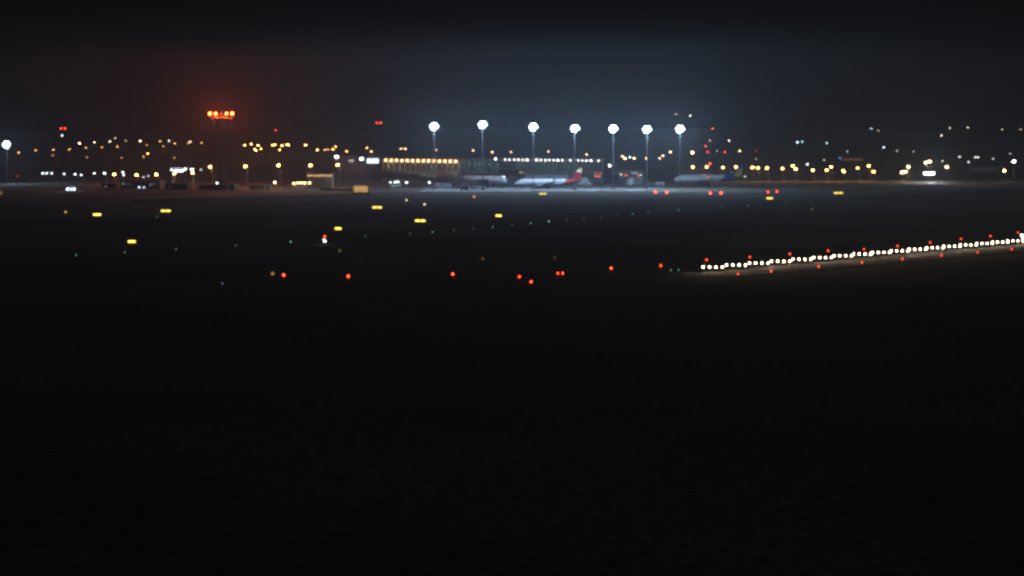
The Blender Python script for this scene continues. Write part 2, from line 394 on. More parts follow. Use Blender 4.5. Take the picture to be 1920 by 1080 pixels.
row([(1691,323,1),(1698,322,1.2),(1703,313,1),(1736,305,1.2),(1743,303,2),(1775,313,1),(1883,320,1.2)], (1.0,0.55,0.24), 'amber_o', '%s orange lamp from the left in the far right group', 'far right group of orange lamps', Y=1150, r=.45, s=32, watts=700)
row([(1387,283,.9),(1418,298,.15)], (1.0,0.7,0.3), 'amber_p', '%s yellowish lamp from the left above the long right hand row', 'yellowish lamps above the right hand row', h=8, s=14)
row([(1294,217,.8),(1267,214,.25)], (1.0,0.9,0.8), 'white_h', '%s tiny pale lamp from the left, above the rightmost tall mast', 'tiny lamps above the rightmost mast', Y=1320, s=7)
row([(1367,264,.8),(1331,263,.25)], (1.0,0.85,0.75), 'white_b', '%s pale lamp from the left, beside the golden lamp', 'pale lamps beside the golden lamp', h=10, s=10)
row([(1495,267,1.2),(1504,266,.5),(1550,268,.6),(1657,276,.9),(1634,241,.5)], (0.6,0.9,1.0), 'cyan_a', '%s pale cyan lamp from the left on the dark hill at the right', 'cyan lamps on the right hill', h=8, s=9)
row([(1781,240,.6),(1815,239,.7),(1879,243,.45),(1914,243,.4),(1765,254,.9),(1647,245,.25)], (1.0,0.82,0.55), 'warm_c', '%s warm lamp from the left high on the right hill', 'warm lamps high on the right hill', h=8, s=8)
row([(1799,294,.5),(1816,304,.5),(1829,295,.6),(1834,295,.5),(1767,302,.3),(1862,298,.25),(1894,288,.2),(1514,308,.9),(1545,300,.2),(1589,284,.2),(1682,283,.2),(1713,284,.2),(1345,283,.15)], (0.9,1.0,0.95), 'pale_d', '%s faint pale lamp from the left among the far right houses', 'faint pale lamps at the right', h=6, s=9)
row([(1575,296,.4)], (0.15,0.3,1.0), 'blue_b', '%s tiny deep blue lamp, the only one right of the orange roof end', None, h=6, s=8)
row([(407,343,1),(762,342,1),(805,342,1),(732,342,.8),(741,341.5,1),(746,341,1)], (0.8,0.95,1.0), 'white_e', '%s small white work lamp from the left, low below the pier', 'low white work lamps', Y=985, r=.26, s=12)
row([(261,351,.9),(270,351.5,.6)], (0.7,0.9,1.0), 'white_f', '%s pale bluish lamp from the left by the low sheds', 'pale lamps by the low sheds', Y=960, r=.3, s=5)
row([(1457,286,0)] and [(929,298,.9)], (1.0,0.85,0.75), 'white_g', '%s pinkish white lamp, alone left of the white roof lights', None, Y=1120, s=20)

# ---- single strong white lights
def flood(px, py, Y, label, s=260, r=0.5, watts=8000, n=2, dx=0.8, col=BLUEW):
    p = at(px, py, Y); b = terrain(p.x, p.y)
    e = empty('floodlight', (p.x, p.y, b), 0, label, 'floodlight')
    H = p.z - b
    MB().tube((0, 0.5, 0), (0, 0.5, H), 0.16, 0.1, 8).build('pole', M_POLE, e)
    MB().box(-dx * n / 2 - .2, dx * n / 2 + .2, 0.3, 0.45, H - 0.1, H + 0.1).build('crossbar', M_POLE, e)
    for i in range(n):
        x = (i - (n - 1) / 2) * dx
        hs = MB().box(x - 0.4, x + 0.4, 0, 0.3, H - 0.35, H + 0.35).build('floodlight_head', M_HOUS, e)
        mb = MB(); lens_geo(mb, (x, -0.01, H), r); mb.build('lens', glow('flood_face', WHITE, round(s)), hs)
flood(631, 294, 1090, 'bright white floodlight above the amber pole lamps, left of the lit window band', 200, watts=7000)
flood(678, 298, 1090, 'bright white floodlight beside the pale lit window band', 200, watts=7000)
flood(1742, 325, 1120, 'dazzling blue-white double floodlight at the far right under an orange lamp', 450, 0.62, 7000, 5, 1.2)
flood(1901, 303, 1150, 'blue-white floodlight near the right edge', 160, 0.55, 1500, 2)
flood(1143, 310.5, 1100, 'white floodlight at the right end of the terminal', 90, 0.45, 1500, 1)

# ---- red obstruction lights on slim masts
def red_mast(px, py, Y, label, two=False, s=25, white=None, watts=120):
    p = at(px, py, Y); b = terrain(p.x, p.y); H = p.z - b
    e = empty('obstruction_mast', (p.x, p.y, b), 0, label, 'mast')
    MB().tube((0, 0.2, 0), (0, 0.2, H + 0.6), 0.25, 0.06, 6).build('pole', M_DARK, e)
    for dx in ((-1.1, 1.3) if two else (0,)):
        MB().ball((dx, -0.1, H), 0.4, 1).build('red_lamp', glow('red_obstruction', RED, s), e)
    MB().box(-1.4, 1.6, 0.05, 0.2, H - 0.5, H - 0.4).build('bracket', M_DARK, e)
    if white is not None: MB().ball((-0.5, -0.2, H - white), 0.42, 1).build('white_lamp', glow('mast_white', WHITE, 8), e)
red_mast(118, 241, 1200, 'slim mast with two red lights and a white lamp below, upper left', True, 14, 4.2)
red_mast(517, 244, 1300, 'slim mast with one small red light above the amber clusters', False, 8)
red_mast(710, 230, 1200, 'slim mast with red lights high left of the tall floodlights', True, 12)
red_mast(1336, 241, 1300, 'slim mast with the highest small red light right of the tall floodlights', False, 12)
red_mast(1323, 274, 1250, 'slim mast with a red light right of the golden lamp', False, 14)
red_mast(1327, 285, 1220, 'slim mast with a dim red light just under a brighter one', False, 8)
red_mast(1359, 285, 1250, 'slim mast with a red light left of a yellowish lamp', False, 9)
red_mast(1331, 307, 1120, 'slim mast with an orange-red light above the second amber lamp', False, 25)
red_mast(1418, 283, 1250, 'slim mast with a barely visible red light above the amber row', False, 1.5)
red_mast(33, 330, 1050, 'short mast with a dim red light low at the left edge', False, 1.5)

# ---- dark tower with four red lights
p = at(415, 213, 1060); H = p.z
e = empty('control_tower', (p.x, p.y, 0), 0, 'tall dark tower carrying two pairs of glaring red lights', 'tower')
def ngon(r, z, n=12, ph=0): return [(r * math.cos(2*math.pi*i/n + ph), r * math.sin(2*math.pi*i/n + ph), z) for i in range(n)]
MB().loft([ngon(3.4, 0), ngon(2.6, H - 12), ngon(3.0, H - 10)]).build('shaft', M_DARK, e)
MB().loft([ngon(3.0, H - 10), ngon(5.2, H - 8), ngon(5.2, H - 6.6)]).build('gallery', M_DARK, e)
MB().loft([ngon(4.4, H - 6.58), ngon(5.0, H - 3)]).build('cab_window', M_GLASS, e)
MB().loft([ngon(5.6, H - 2.98), ngon(5.4, H - 2.2), ngon(2.0, H - 1.6)]).build('roof', M_DARK, e)
MB().tube((0, 0, H - 1.8), (0, 0, H + 3), 0.12, 0.04).build('antenna', M_POLE, e)
mb = MB()
for s_ in (-1, 1):
    for dx in (2.9, 5.9): mb.tube((s_ * dx, -1.0, H - 2.4), (s_ * dx, -1.0, H - 0.3), 0.06, n=5)
mb.box(-6.2, 6.2, -1.12, -0.9, H - 2.2, H - 2.0)
mb.build('light_rail', M_DARK, e)
for dx in (-5.9, -2.9, 2.9, 5.9):
    MB().ball((dx, -1.0, H), 0.75 if abs(dx) > 4 else 0.62, 1).build('red_lamp', glow('tower_red', (1.0, 0.11, 0.02), 1500), e)


# ------------------------------------------------------------------ buildings
def win_grid(parent, x0, x1, z0, z1, nx_, nz_, y, m, lit=None, fw=0.7, fh=0.6, prob=1.0):
    """windows as separate parts on a wall that faces -Y"""
    for i in range(nx_):
        for j in range(nz_):
            cx = x0 + (x1 - x0) * (i + .5) / nx_; cz = z0 + (z1 - z0) * (j + .5) / nz_
            w = (x1 - x0) / nx_ * fw / 2; h = (z1 - z0) / nz_ * fh / 2
            mm = lit if (lit and random.random() < prob) else m
            MB().box(cx - w, cx + w, y - 0.04, y - 0.004, cz - h, cz + h).build('window', mm, parent)
M_TERM = mat('terminal_cladding', (0.20, 0.22, 0.22), 0.6, noise=0.15, scale=0.3)
# main terminal, two wings
YT = 1140; sc = YT / F
def X(px, Y): return (px - 960) * Y / F
def Z(py, Y): return at(960, py, Y).z
# left wing with amber lamps under its roof
x0, x1 = X(717, YT), X(862, YT); zr = Z(299.5, YT)
e = empty('terminal_building', ((x0 + x1) / 2, YT, 0), 0, 'terminal wing with a long row of amber lamps under its roof', 'terminal')
w = (x1 - x0) / 2
MB().box(-w, w, 0, 40, 0, zr).build('wall', M_TERM, e)
MB().box(-w - 1.5, w + 1.5, -3.4, 41, zr + 0.003, zr + 0.7).build('roof', mat('roof_panels', (0.25, 0.25, 0.25), 0.6), e)
for i in range(15):
    x = -w + 0.3 + (2 * w - 0.6) * i / 14
    MB().tube((x, -2.6, 0), (x, -2.6, zr), 0.22, n=8).build('column', M_TERM, e)
win_grid(e, -w + 1, w - 1, 5.4, zr - 1.6, 14, 1, 0, M_GLASS, glow('dim_green_window', (0.55, 0.8, 0.6), 0.05), 0.72, 0.8, 0.6)
mb = MB()
for (a, b) in ((-w + 4, -w + 14), (-w + 18, -3), (2, w - 1)):
    n = 10
    for i in range(n):
        xa, xb = a + (b - a) * i / n, a + (b - a) * (i + 1) / n
        za = 4.2 + 1.5 * math.sin(math.pi * i / n); zb = 4.2 + 1.5 * math.sin(math.pi * (i + 1) / n)
        mb.prism([(xa, -9, za), (xb, -9, zb), (xb, -9, zb + 0.25), (xa, -9, za + 0.25)], (0, 5.5, 0))
mb.build('arched_canopy', mat('canopy_fabric', (0.6, 0.5, 0.4), 0.8), e)
for i in range(14):
    x = X(724 + (854.5 - 724) * i / 13, YT - 3) - e.location.x
    zl = Z(300.5 + i * 0.16, YT - 3)
    h = MB().box(x - 0.35, x + 0.35, -3.3, -2.9, zl + 0.3, zl + 0.5).build('roof_lamp', M_HOUS, e)
    MB().ball((x, -3.5, zl), 0.62, 1, 0.8).build('lens', glow('terminal_amber', (1.0, 0.5, 0.18), 20), h)
    if i % 4 == 1: point('lamp_light', (x, -4.6, zl - 0.3), (1.0, 0.5, 0.18), 800, 0.2, e)
# right wing with white lamps
x0, x1 = X(863, YT + 4), X(1132, YT + 4); zr = Z(298.5, YT + 4)
e = empty('terminal_building', ((x0 + x1) / 2, YT + 4, 0), 0, 'long glass terminal wing with a broken row of small white lamps along its roof edge', 'terminal')
w = (x1 - x0) / 2
MB().box(-w, w, 0, 40, 0, zr).build('wall', M_TERM, e)
MB().box(-w, w + 1.5, -2.2, 41, zr + 0.003, zr + 0.6).build('roof', mat('roof_panels', (0.25, 0.25, 0.25), 0.6), e)
win_grid(e, -w + 1, w - 1, 5.6, zr - 0.9, 34, 1, 0, M_GLASS, glow('green_glass_lit', (0.35, 0.75, 0.62), 0.07), 0.8, 0.85, 0.5)
win_grid(e, -w + 1, w - 1, 1.0, 5.0, 34, 1, 0, M_GLASS, glow('green_glass_lit', (0.35, 0.75, 0.62), 0.07), 0.8, 0.8, 0.35)
for px in (881, 889, 898, 917, 933):
    x = X(px, YT) - e.location.x; zz = Z(308.5, YT)
    MB().box(x - .35, x + .35, -0.2, -0.05, zz - .5, zz + .4).build('lit_window', glow('teal_lit', (0.6, 0.95, 0.85), 0.5), e)
wl = [947,955,964,972,980.5,988.5,1006,1014,1022.5,1030,1038,1046,1054,1069,1084,1092,1099.5,1107.5,1122]
for i, px in enumerate(wl):
    x = X(px, YT + 1) - e.location.x; zl = Z(299.2 + 2.2 * (px - 947) / 175, YT + 1)
    h = MB().box(x - 0.3, x + 0.3, -2.9, -2.3, zl + 0.25, zl + 0.4).build('roof_lamp', M_HOUS, e)
    MB().ball((x, -3.0, zl), 0.38, 1, 0.9).build('lens', glow('terminal_white', (1.0, 0.93, 0.9), 22 if px in (988.5, 1006, 1046, 1107.5) else 11), h)

# left annex with pale lit windows
YA = 1150
x0, x1 = X(636, YA), X(711, YA); zr = Z(293, YA)
e = empty('annex_building', ((x0 + x1) / 2, YA, 0), 0, 'dark annex left of the terminal with one pale blue lit window band', 'building')
w = (x1 - x0) / 2
MB().box(-w, w, 0, 25, 0, zr).build('wall', M_WALL, e)
MB().box(-w - .4, w + .4, -.4, 25.4, zr + 0.003, zr + .5).build('roof', M_CONC, e)
for i in range(4):
    xa = X(688.5 + 5.6 * i, YA) - e.location.x; xb = X(693.6 + 5.6 * i, YA) - e.location.x
    MB().box(xa, xb, -0.1, -0.01, Z(306, YA), Z(297.5, YA)).build('lit_window', glow('pale_lit_window', (0.62, 0.74, 0.92), 3.2), e)
for px in (657, 662):
    xa = X(px, YA) - e.location.x
    MB().box(xa - .4, xa + .4, -0.1, -0.01, Z(303.5, YA), Z(299.5, YA)).build('lit_window', glow('faint_lit_window', (0.8, 0.95, 1.0), 1.3), e)
win_grid(e, -w + 1, w - 1, 1, 6, 8, 2, 0, M_GLASS)
MB().box(w + 0.42, w + 1.6, -4, 0.5, 0, Z(297, YA)).build('stair_shaft', M_DARK, e)

# small arcade with nine warm lamps
YB = 990
x0, x1 = X(575, YB), X(623, YB); zr = Z(326, YB)
e = empty('arcade_building', ((x0 + x1) / 2, YB, 0), 0, 'small arcade with nine tiny orange-pink lamps under its eaves', 'building')
w = (x1 - x0) / 2
MB().box(-w, w, 0, 9, 0, zr).build('wall', mat('sand_render', (0.4, 0.3, 0.2), 0.9), e)
MB().box(-w - .5, w + .5, -1.6, 9.4, zr + .003, zr + .35).build('roof', M_DARK, e)
for i in range(9):
    x = X(579 + 41.5 * i / 8, YB - 1.7) - e.location.x; zl = Z(329.3, YB - 1.7)
    h = MB().box(x - .12, x + .12, -1.6, -1.3, zl + .2, zl + .4).build('eaves_lamp', M_HOUS, e)
    MB().ball((x, -1.7, zl), 0.15, 1, 1.3).build('lens', glow('arcade_lamp', (1.0, 0.55, 0.3), 14), h)
for i in range(10):
    x = -w + .2 + (2 * w - .4) * i / 9
    MB().box(x - .15, x + .15, -1.4, -1.1, 0, zr).build('column', M_CONC, e)


# left sheds with dim windows, and the bright canopy
def shed(pxa, pxb, pyt, Y, label, wins, m=M_WALL, depth=12, cat='building'):
    x0, x1 = X(pxa, Y), X(pxb, Y); zr = Z(pyt, Y)
    e = empty('low_building', ((x0 + x1) / 2, Y, 0), 0, label, cat)
    w = (x1 - x0) / 2
    MB().box(-w, w, 0, depth, 0, zr).build('wall', m, e)
    MB().box(-w - .3, w + .3, -.4, depth + .3, zr + .003, zr + .35).build('roof', M_CONC, e)
    for (a, b, t, bb, col, s) in wins:
        xa, xb = X(a, Y) - e.location.x, X(b, Y) - e.location.x
        MB().box(xa, xb, -.08, -.01, Z(bb, Y), Z(t, Y)).build('lit_window', glow('win_%d' % a, col, s), e)
    return e
CB = (0.55, 0.8, 0.9)
shed(226, 300, 340, 985, 'low shed at the left with thin dim bluish windows under the orange lamps', [(230,233,343,346,CB,.45),(233,247,344.5,346,CB,.12),(281,284,344.5,348,CB,.3),(284,293,344.5,346,CB,.2)])
shed(310, 352, 345, 960, 'low shed with two dim upright blue windows', [(318.5,320.5,350,352,CB,.2),(320,324,357.5,362,CB,.22),(336.5,342,357,362,CB,.17)])
shed(372, 440, 347, 965, 'long low shed with very dim windows beneath the first amber pole lamp', [(404,411,357,362,CB,.05),(371,377,354,357,(.8,.6,.5),.04),(487 - 60,431,350,357,CB,.04)])
shed(468, 505, 348, 975, 'narrow low shed with a dim upright window right of the lit pole', [(496,498.5,350,357,(.8,.9,.9),.14)])
shed(192, 215, 345, 990, 'smallest low shed at the left with one faint window', [(197,201,348,351,CB,.25)])
shed(1590 - 12, 1617, 295, 1500, 'far building at the right with a dull orange lit roof band', [(1578,1615,297,303,(1.0,.4,.12),.12)], depth=20)
shed(1820, 1875, 312, 1300, 'far low building at the right edge with thin grey-blue strips', [(1825,1868,316,318.5,CB,.06),(1835,1860,328,330,CB,.04)], depth=20)
shed(1160, 1207, 320, 1120, 'low service building right of the terminal with a row of green lit windows', [(1183.5,1187,322.5,326,(.5,.8,.6),.6),(1188,1191,322.5,326,(.5,.8,.6),.55),(1192,1195.5,322.5,326,(.5,.8,.6),.6),(1152,1159,322,325,(.5,.8,.6),.18)], mat('pale_shed', (0.3, 0.3, 0.28), 0.8))
shed(936, 985, 318, 1110, 'dark roofed block between the terminal and the white airliner nose', [(973.5,979.5,321,325.5,(.75,.8,.45),.45),(980,986,322,326,(.9,.5,.3),.2)], M_DARK)
shed(983, 1066, 328, 1075, 'long plain pale grey shed behind the red tailed airliner', [], mat('pale_grey_sheet', (0.4, 0.4, 0.42), 0.7))

# bright white canopy strip on the left
Yc = 1110
e = empty('petrol_canopy', (X(336, Yc), Yc, 0), 0, 'bright white lit canopy strip between two orange lamps at the left', 'canopy')
x0 = X(320, Yc) - e.location.x; x1 = X(363, Yc) - e.location.x; zc = Z(319, Yc)
MB().box(x0, x1, 0, 8, zc + .8, zc + 1.4).build('roof', M_CONC, e)
for x in (x0 + 1, x1 - 1): MB().tube((x, 4, 0), (x, 4, zc + .8), .25, n=8).build('column', M_CONC, e)
for (a, b, py, s, hh) in ((321,325,318.5,6,.35),(328,345,320.3,8,.42),(346,350.5,317.3,7,.45),(358,364,317.8,7,.4)):
    xa, xb = X(a, Yc) - e.location.x, X(b, Yc) - e.location.x; zz = Z(py, Yc)
    MB().box(xa, xb, -.2, -.01, zz - hh, zz + hh).build('light_strip', glow('canopy_white', (0.85, 0.93, 1.0), s), e)
point('canopy_light', (0, -1.5, zc), BLUEW, 2500, 0.3, e)

# cream backlit panel
def cream_panel(pxa, pxb, pyt, pyb, Y, label, s):
    x0, x1 = X(pxa, Y), X(pxb, Y); z0, z1 = Z(pyb, Y), Z(pyt, Y)
    e = empty('lit_panel', ((x0 + x1) / 2, Y, 0), 0, label, 'lit panel')
    w = (x1 - x0) / 2
    MB().box(-w, w, 0, .4, z0, z1).build('panel_box', M_HOUS, e)
    MB().box(-w + .06, w - .06, -.03, -.003, z0 + .06, z1 - .06).build('panel_face', glow('cream_panel', (0.72, 0.43, 0.16), s), e)
    for x in (-w + .5, w - .5): MB().box(x - .12, x + .12, .1, .3, 0, z0).build('post', M_POLE, e)
cream_panel(663.5, 690, 348.5, 362, 895, 'plain cream-orange lit rectangular panel standing alone below the terminal', 0.95)
cream_panel(-8, 5, 358, 372, 880, 'dim orange lit panel cut by the left edge of the view', 0.3)

# scrub in front of the panel
M_LEAF = mat('scrub_leaves', (0.05, 0.06, 0.025), 0.9)
def bush(x, y, r, label):
    e = empty('bush', (x, y, 0), 0, label, 'bush', 'bushes in front of the cream panel')
    MB().tube((0, 0, 0), (0, 0, r * .7), .08, .04, 5).build('stem', mat('bark', (.07, .05, .03), .9), e)
    mb = MB()
    for i in range(260):
        a, b = random.uniform(0, 6.28), random.uniform(-.2, 1.4); rr = r * random.uniform(.4, 1)
        c = Vector((math.cos(a) * math.cos(b) * rr, math.sin(a) * math.cos(b) * rr, max(.1, math.sin(b) * rr + .3)))
        u = Vector((random.uniform(-1, 1), random.uniform(-1, 1), random.uniform(-1, 1))).normalized() * .16
        v = u.orthogonal().normalized() * .1
        vs = [mb.bm.verts.new(c + q) for q in (u, v, -u, -v)]; mb.bm.faces.new(vs)
    mb.build('foliage', M_LEAF, e)
for i in range(7):
    bush(X(664 + 4.6 * i, 885), 885 + random.uniform(-2, 2), random.uniform(.55, 1.0), '%s dark bush from the left at the foot of the cream panel' % ordw(i))

# amber lit wall along the perimeter road
def wall_run(pts, h, label, m):
    e = None
    for (a, b) in zip(pts, pts[1:]):
        a = gnd(*a); b = gnd(*b); d = (b - a).normalized(); n = Vector((-d.y, d.x, 0)) * .3
        e = e or MB()
        e.loft([[a, a + n, a + n + Vector((0, 0, h)), a + Vector((0, 0, h))], [b, b + n, b + n + Vector((0, 0, h)), b + Vector((0, 0, h))]])
    o = e.build('perimeter_wall', m, None); return tag(o, label, 'wall')
M_SAND = mat('ochre_wall', (0.42, 0.3, 0.17), 0.9, noise=0.4, scale=0.15)
wall_run([(532, 359.5), (560, 358.5), (600, 357), (640, 358), (661, 359)], 1.0, 'low ochre wall lit orange, running up to the cream panel', M_SAND)
wall_run([(250, 377.5), (330, 377), (400, 375), (460, 371.5), (515, 368)], 0.9, 'longer faint ochre wall beneath the low sheds, lit from behind', M_SAND)
sheet('verge', gp([(240, 376.5), (250, 370), (400, 361), (530, 356), (660, 356), (660, 362), (515, 367.5), (460, 371), (400, 374.5), (330, 376.5)]), 0.02, mat('sandy_verge', (0.42, 0.3, 0.17), 0.95, noise=0.5, scale=0.08))
for i, (px, py) in enumerate([(300, 366), (380, 363), (450, 360)]):
    pass

# ------------------------------------------------------------------ boarding bridge / pier
def corridor(name, a, b, w, h0, h1, m, label, cat):
    """a, b: floor-level centre points of the two ends"""
    a = Vector(a); b = Vector(b); d = Vector((b.x - a.x, b.y - a.y, 0)); L = d.length
    rz = math.atan2(d.y, d.x)
    e = empty(name, (a.x, a.y, 0), rz, label, cat)
    MB().loft([[(0, -w/2, a.z), (0, w/2, a.z), (0, w/2, a.z + h0), (0, -w/2, a.z + h0)],
               [(L, -w/2, b.z), (L, w/2, b.z), (L, w/2, b.z + h1), (L, -w/2, b.z + h1)]]).build('corridor', m, e)
    return e, L
YA_, YB_ = 1120, 965
pa = Vector((X(714, YA_), YA_, Z(333, YA_))); pb = Vector((X(903, YB_), YB_, Z(347.5, YB_)))
e, L = corridor('boarding_bridge', pa, pb, 3.4, Z(318.5, YA_) - pa.z, Z(338.5, YB_) - pb.z, mat('bridge_cladding', (0.05, 0.05, 0.055), 0.7), 'long dark boarding bridge sloping down from the terminal to the white airliner', 'boarding bridge')
for k in (0.12, 0.4, 0.68, 0.93):
    z = pa.z + (pb.z - pa.z) * k
    for q in (-1, 1): MB().tube((L * k, q, 0), (L * k, q, z), .25, n=8).build('support', M_DARK, e)
MB().box(L + .01, L + 3.6, -2.3, 2.3, pb.z - .2, pb.z + 2.9).build('cab', M_DARK, e)
for k in range(9):
    t = .08 + k * .035; z = pa.z + (Z(318.5, YA_) - pa.z) * (1 - t) + (pb.z + 2.6 - pb.z) * t
    zz = pa.z * (1 - t) + pb.z * t + (Z(318.5, YA_) - pa.z) * (1 - t) + (Z(338.5, YB_) - pb.z) * t
    MB().box(L * t, L * t + 2.6, -1.78, -1.71, zz - .55, zz - .1).build('window', glow('bridge_window', (.75, .85, .8), .16), e)
for k in range(5):
    t = .47 + k * .032
    zz = pa.z * (1 - t) + pb.z * t + (Z(318.5, YA_) - pa.z) * (1 - t) + (Z(338.5, YB_) - pb.z) * t
    MB().box(L * t, L * t + 3.0, -1.78, -1.71, zz + .1 - .7, zz - .05).build('window', glow('bridge_window_b', (.8, .9, .9), .35), e)

# ------------------------------------------------------------------ aircraft
def paint(name, base, fn):
    """white paint with coloured tail: fn builds node colours"""
    m = bpy.data.materials.new(name); m.use_nodes = True
    n = m.node_tree.nodes; L = m.node_tree.links; b = n['Principled BSDF']
    b.inputs['Roughness'].default_value = 0.35
    tc = n.new('ShaderNodeTexCoord'); sp = n.new('ShaderNodeSeparateXYZ'); L.new(tc.outputs['Object'], sp.inputs[0])
    def math_(op, a, c):
        q = n.new('ShaderNodeMath'); q.operation = op
        for i, v in enumerate((a, c)):
            if isinstance(v, (int, float)): q.inputs[i].default_value = v
            else: L.new(v, q.inputs[i])
        return q.outputs[0]
    def mix(f, a, c):
        q = n.new('ShaderNodeMixRGB'); L.new(f, q.inputs[0])
        for i, v in ((1, a), (2, c)):
            if isinstance(v, tuple): q.inputs[i].default_value = (*v, 1)
            else: L.new(v, q.inputs[i])
        return q.outputs[0]
    L.new(fn(sp.outputs, math_, mix, base), b.inputs['Base Color'])
    return m
def red_tail(o, M, mix, base):
    X_, Z_ = o[0], o[2]
    edge = M('GREATER_THAN', M('SUBTRACT', X_, M('MULTIPLY', Z_, 1.05)), 21.2)     # rear boundary slants
    c = mix(edge, base, (0.30, 0.018, 0.022))
    top = M('GREATER_THAN', Z_, 8.3); c = mix(top, c, (0.75, 0.7, 0.62))
    top2 = M('GREATER_THAN', Z_, 9.1); c = mix(top2, c, (0.65, 0.42, 0.08))
    # cabin windows
    wy = M('LESS_THAN', M('ABSOLUTE', M('SUBTRACT', Z_, 3.5), 0), 0.14)
    wx = M('LESS_THAN', M('FRACT', X_, 0), 0.4)
    inr = M('MULTIPLY', M('GREATER_THAN', X_, 4.5), M('LESS_THAN', X_, 27.0))
    return mix(M('MULTIPLY', M('MULTIPLY', wy, wx), inr), c, (0.05, 0.05, 0.06))
def blue_tail(o, M, mix, base):
    X_, Z_ = o[0], o[2]
    edge = M('GREATER_THAN', M('SUBTRACT', X_, M('MULTIPLY', Z_, 1.15)), 20.6)
    c = mix(edge, base, (0.02, 0.045, 0.24))
    yl = M('GREATER_THAN', M('SUBTRACT', X_, M('MULTIPLY', Z_, 0.62)), 28.6)
    yl = M('MULTIPLY', yl, M('GREATER_THAN', Z_, 4.6)); yl = M('MULTIPLY', yl, M('LESS_THAN', Z_, 9.0))
    c = mix(yl, c, (0.5, 0.36, 0.06))
    wy = M('LESS_THAN', M('ABSOLUTE', M('SUBTRACT', Z_, 4.7), 0), 0.14)
    wx = M('LESS_THAN', M('FRACT', X_, 0), 0.4)
    inr = M('MULTIPLY', M('GREATER_THAN', X_, 4.5), M('LESS_THAN', X_, 26.0))
    return mix(M('MULTIPLY', M('MULTIPLY', wy, wx), inr), c, (0.05, 0.05, 0.06))
def plain(o, M, mix, base):
    X_, Z_ = o[0], o[2]
    wy = M('LESS_THAN', M('ABSOLUTE', M('SUBTRACT', Z_, 3.7), 0), 0.14)
    wx = M('LESS_THAN', M('FRACT', X_, 0), 0.4)
    return mix(M('MULTIPLY', wy, wx), base, (0.05, 0.05, 0.06))
def airliner(nose, yaw, L, R, zc, ztip, pm, label, engine_m, fin_m=None):
    """nose at the origin, body along +X; yaw about Z"""
    e = empty('airliner', nose, yaw, label, 'airliner', None)
    prof = [(0, .02, -.5), (.25, .22, -.45), (.9, .48, -.32), (1.9, .74, -.16), (3.2, .93, -.04), (4.8, 1, 0), (L*.35, 1, 0), (L*.66, 1, 0), (L*.76, .86, .12), (L*.86, .62, .32), (L*.94, .38, .5), (L*.99, .16, .62), (L, .04, .64)]
    rings = []
    for (x, k, up_) in prof:
        rings.append([(x, R*k*math.cos(2*math.pi*i/20), zc + up_*R*.9 + R*k*math.sin(2*math.pi*i/20)) for i in range(20)])
    fus = MB().loft(rings).build('fuselage', pm, e, True)
    MB().prism([(1.35, -R*.5, zc + .28*R), (2.3, -R*.66, zc + .3*R), (2.2, -R*.52, zc + .62*R), (1.75, -R*.4, zc+.5*R)], (0, -.05, 0)).build('cockpit_window', M_GLASS, fus)
    MB().prism([(1.35, R*.5, zc + .28*R), (2.3, R*.66, zc + .3*R), (2.2, R*.52, zc + .62*R), (1.75, R*.4, zc+.5*R)], (0, .05, 0)).build('cockpit_window', M_GLASS, fus)
    wm = mat('wing_grey', (0.34, 0.35, 0.37), 0.45)
    for s in (-1, 1):
        mb = MB()
        def sec(x, y, z, c, t): return [(x, y, z), (x + c*.3, y, z + t), (x + c, y, z + t*.1), (x + c*.4, y, z - t*.6)]
        mb.loft([sec(L*.33, s*R*.7, zc - R*.55, 6.0, .45), sec(L*.33 + 3.9, s*6.2, zc - R*.55 + .45, 3.9, .3), sec(L*.33 + 8.6, s*(L*.45), zc - R*.55 + 1.3, 1.6, .12)])
        mb.build('wing', wm, e)
        MB().prism([(L*.33+9.0, s*L*.45, zc-R*.55+1.35), (L*.33+10.3, s*L*.45, zc-R*.55+1.35), (L*.33+10.9, s*L*.455, zc-R*.55+3.2), (L*.33+10.3, s*L*.455, zc-R*.55+3.2)], (0, s*.08, 0)).build('winglet', wm, e)
        ex, ey, ez = L*.33 + .2, s*5.6, zc - R*.55 - .95
        er = [(0, .86), (.25, 1.0), (1.6, 1.02), (3.0, .8), (3.9, .5)]
        en = MB().loft([[(ex + a, ey + b*math.cos(2*math.pi*i/16), ez + b*math.sin(2*math.pi*i/16)) for i in range(16)] for a, b in er]).build('engine', engine_m, e, True)
        MB().tube((ex - .012, ey, ez), (ex - .002, ey, ez), .74, .74, 16).build('intake', M_DARK, en)
        MB().prism([(ex + 1, ey, ez + .8), (ex + 3.6, ey, ez + .7), (ex + 4.3, ey, ez + 1.35), (ex + 1.8, ey, ez + 1.4)], (0, .2, 0)).build('pylon', wm, e)
        MB().loft([sec(L*.885, s*.3, zc + R*.5, 3.1, .18), sec(L*.885 + 2.7, s*5.6, zc + R*.5 + .5, 1.2, .08)]).build('tailplane', wm, e)
        mb = MB(); mb.tube((L*.49, s*1.9, .55), (L*.49, s*1.9, zc - R*.4), .14, n=8)
        for dx in (-.35, .35): mb.tube((L*.49 + dx, s*1.75, .55), (L*.49 + dx, s*2.15, .55), .53, n=14)
        mb.build('landing_gear', M_TYRE, e)
    mb = MB(); mb.tube((3.6, 0, .4), (3.6, 0, zc - R*.6), .1, n=8); mb.tube((3.6, -.3, .4), (3.6, .3, .4), .4, n=14); mb.build('nose_gear', M_TYRE, e)
    zb = zc + R*.75
    f = MB()
    a = [(L*.775, 0, zb), (L*.84, 0, zb + .9), (L*.955, 0, ztip), (L*1.005, 0, ztip), (L*.985, 0, zb)]
    f.loft([[(x, -.04, z) for x, y, z in a], [(x, 0.22, z) for x, y, z in a]])
    f.bm.verts.ensure_lookup_table()
    f.build('tail_fin', fin_m or pm, e)
    return e
WH = (0.56, 0.57, 0.59)
Y1 = 985
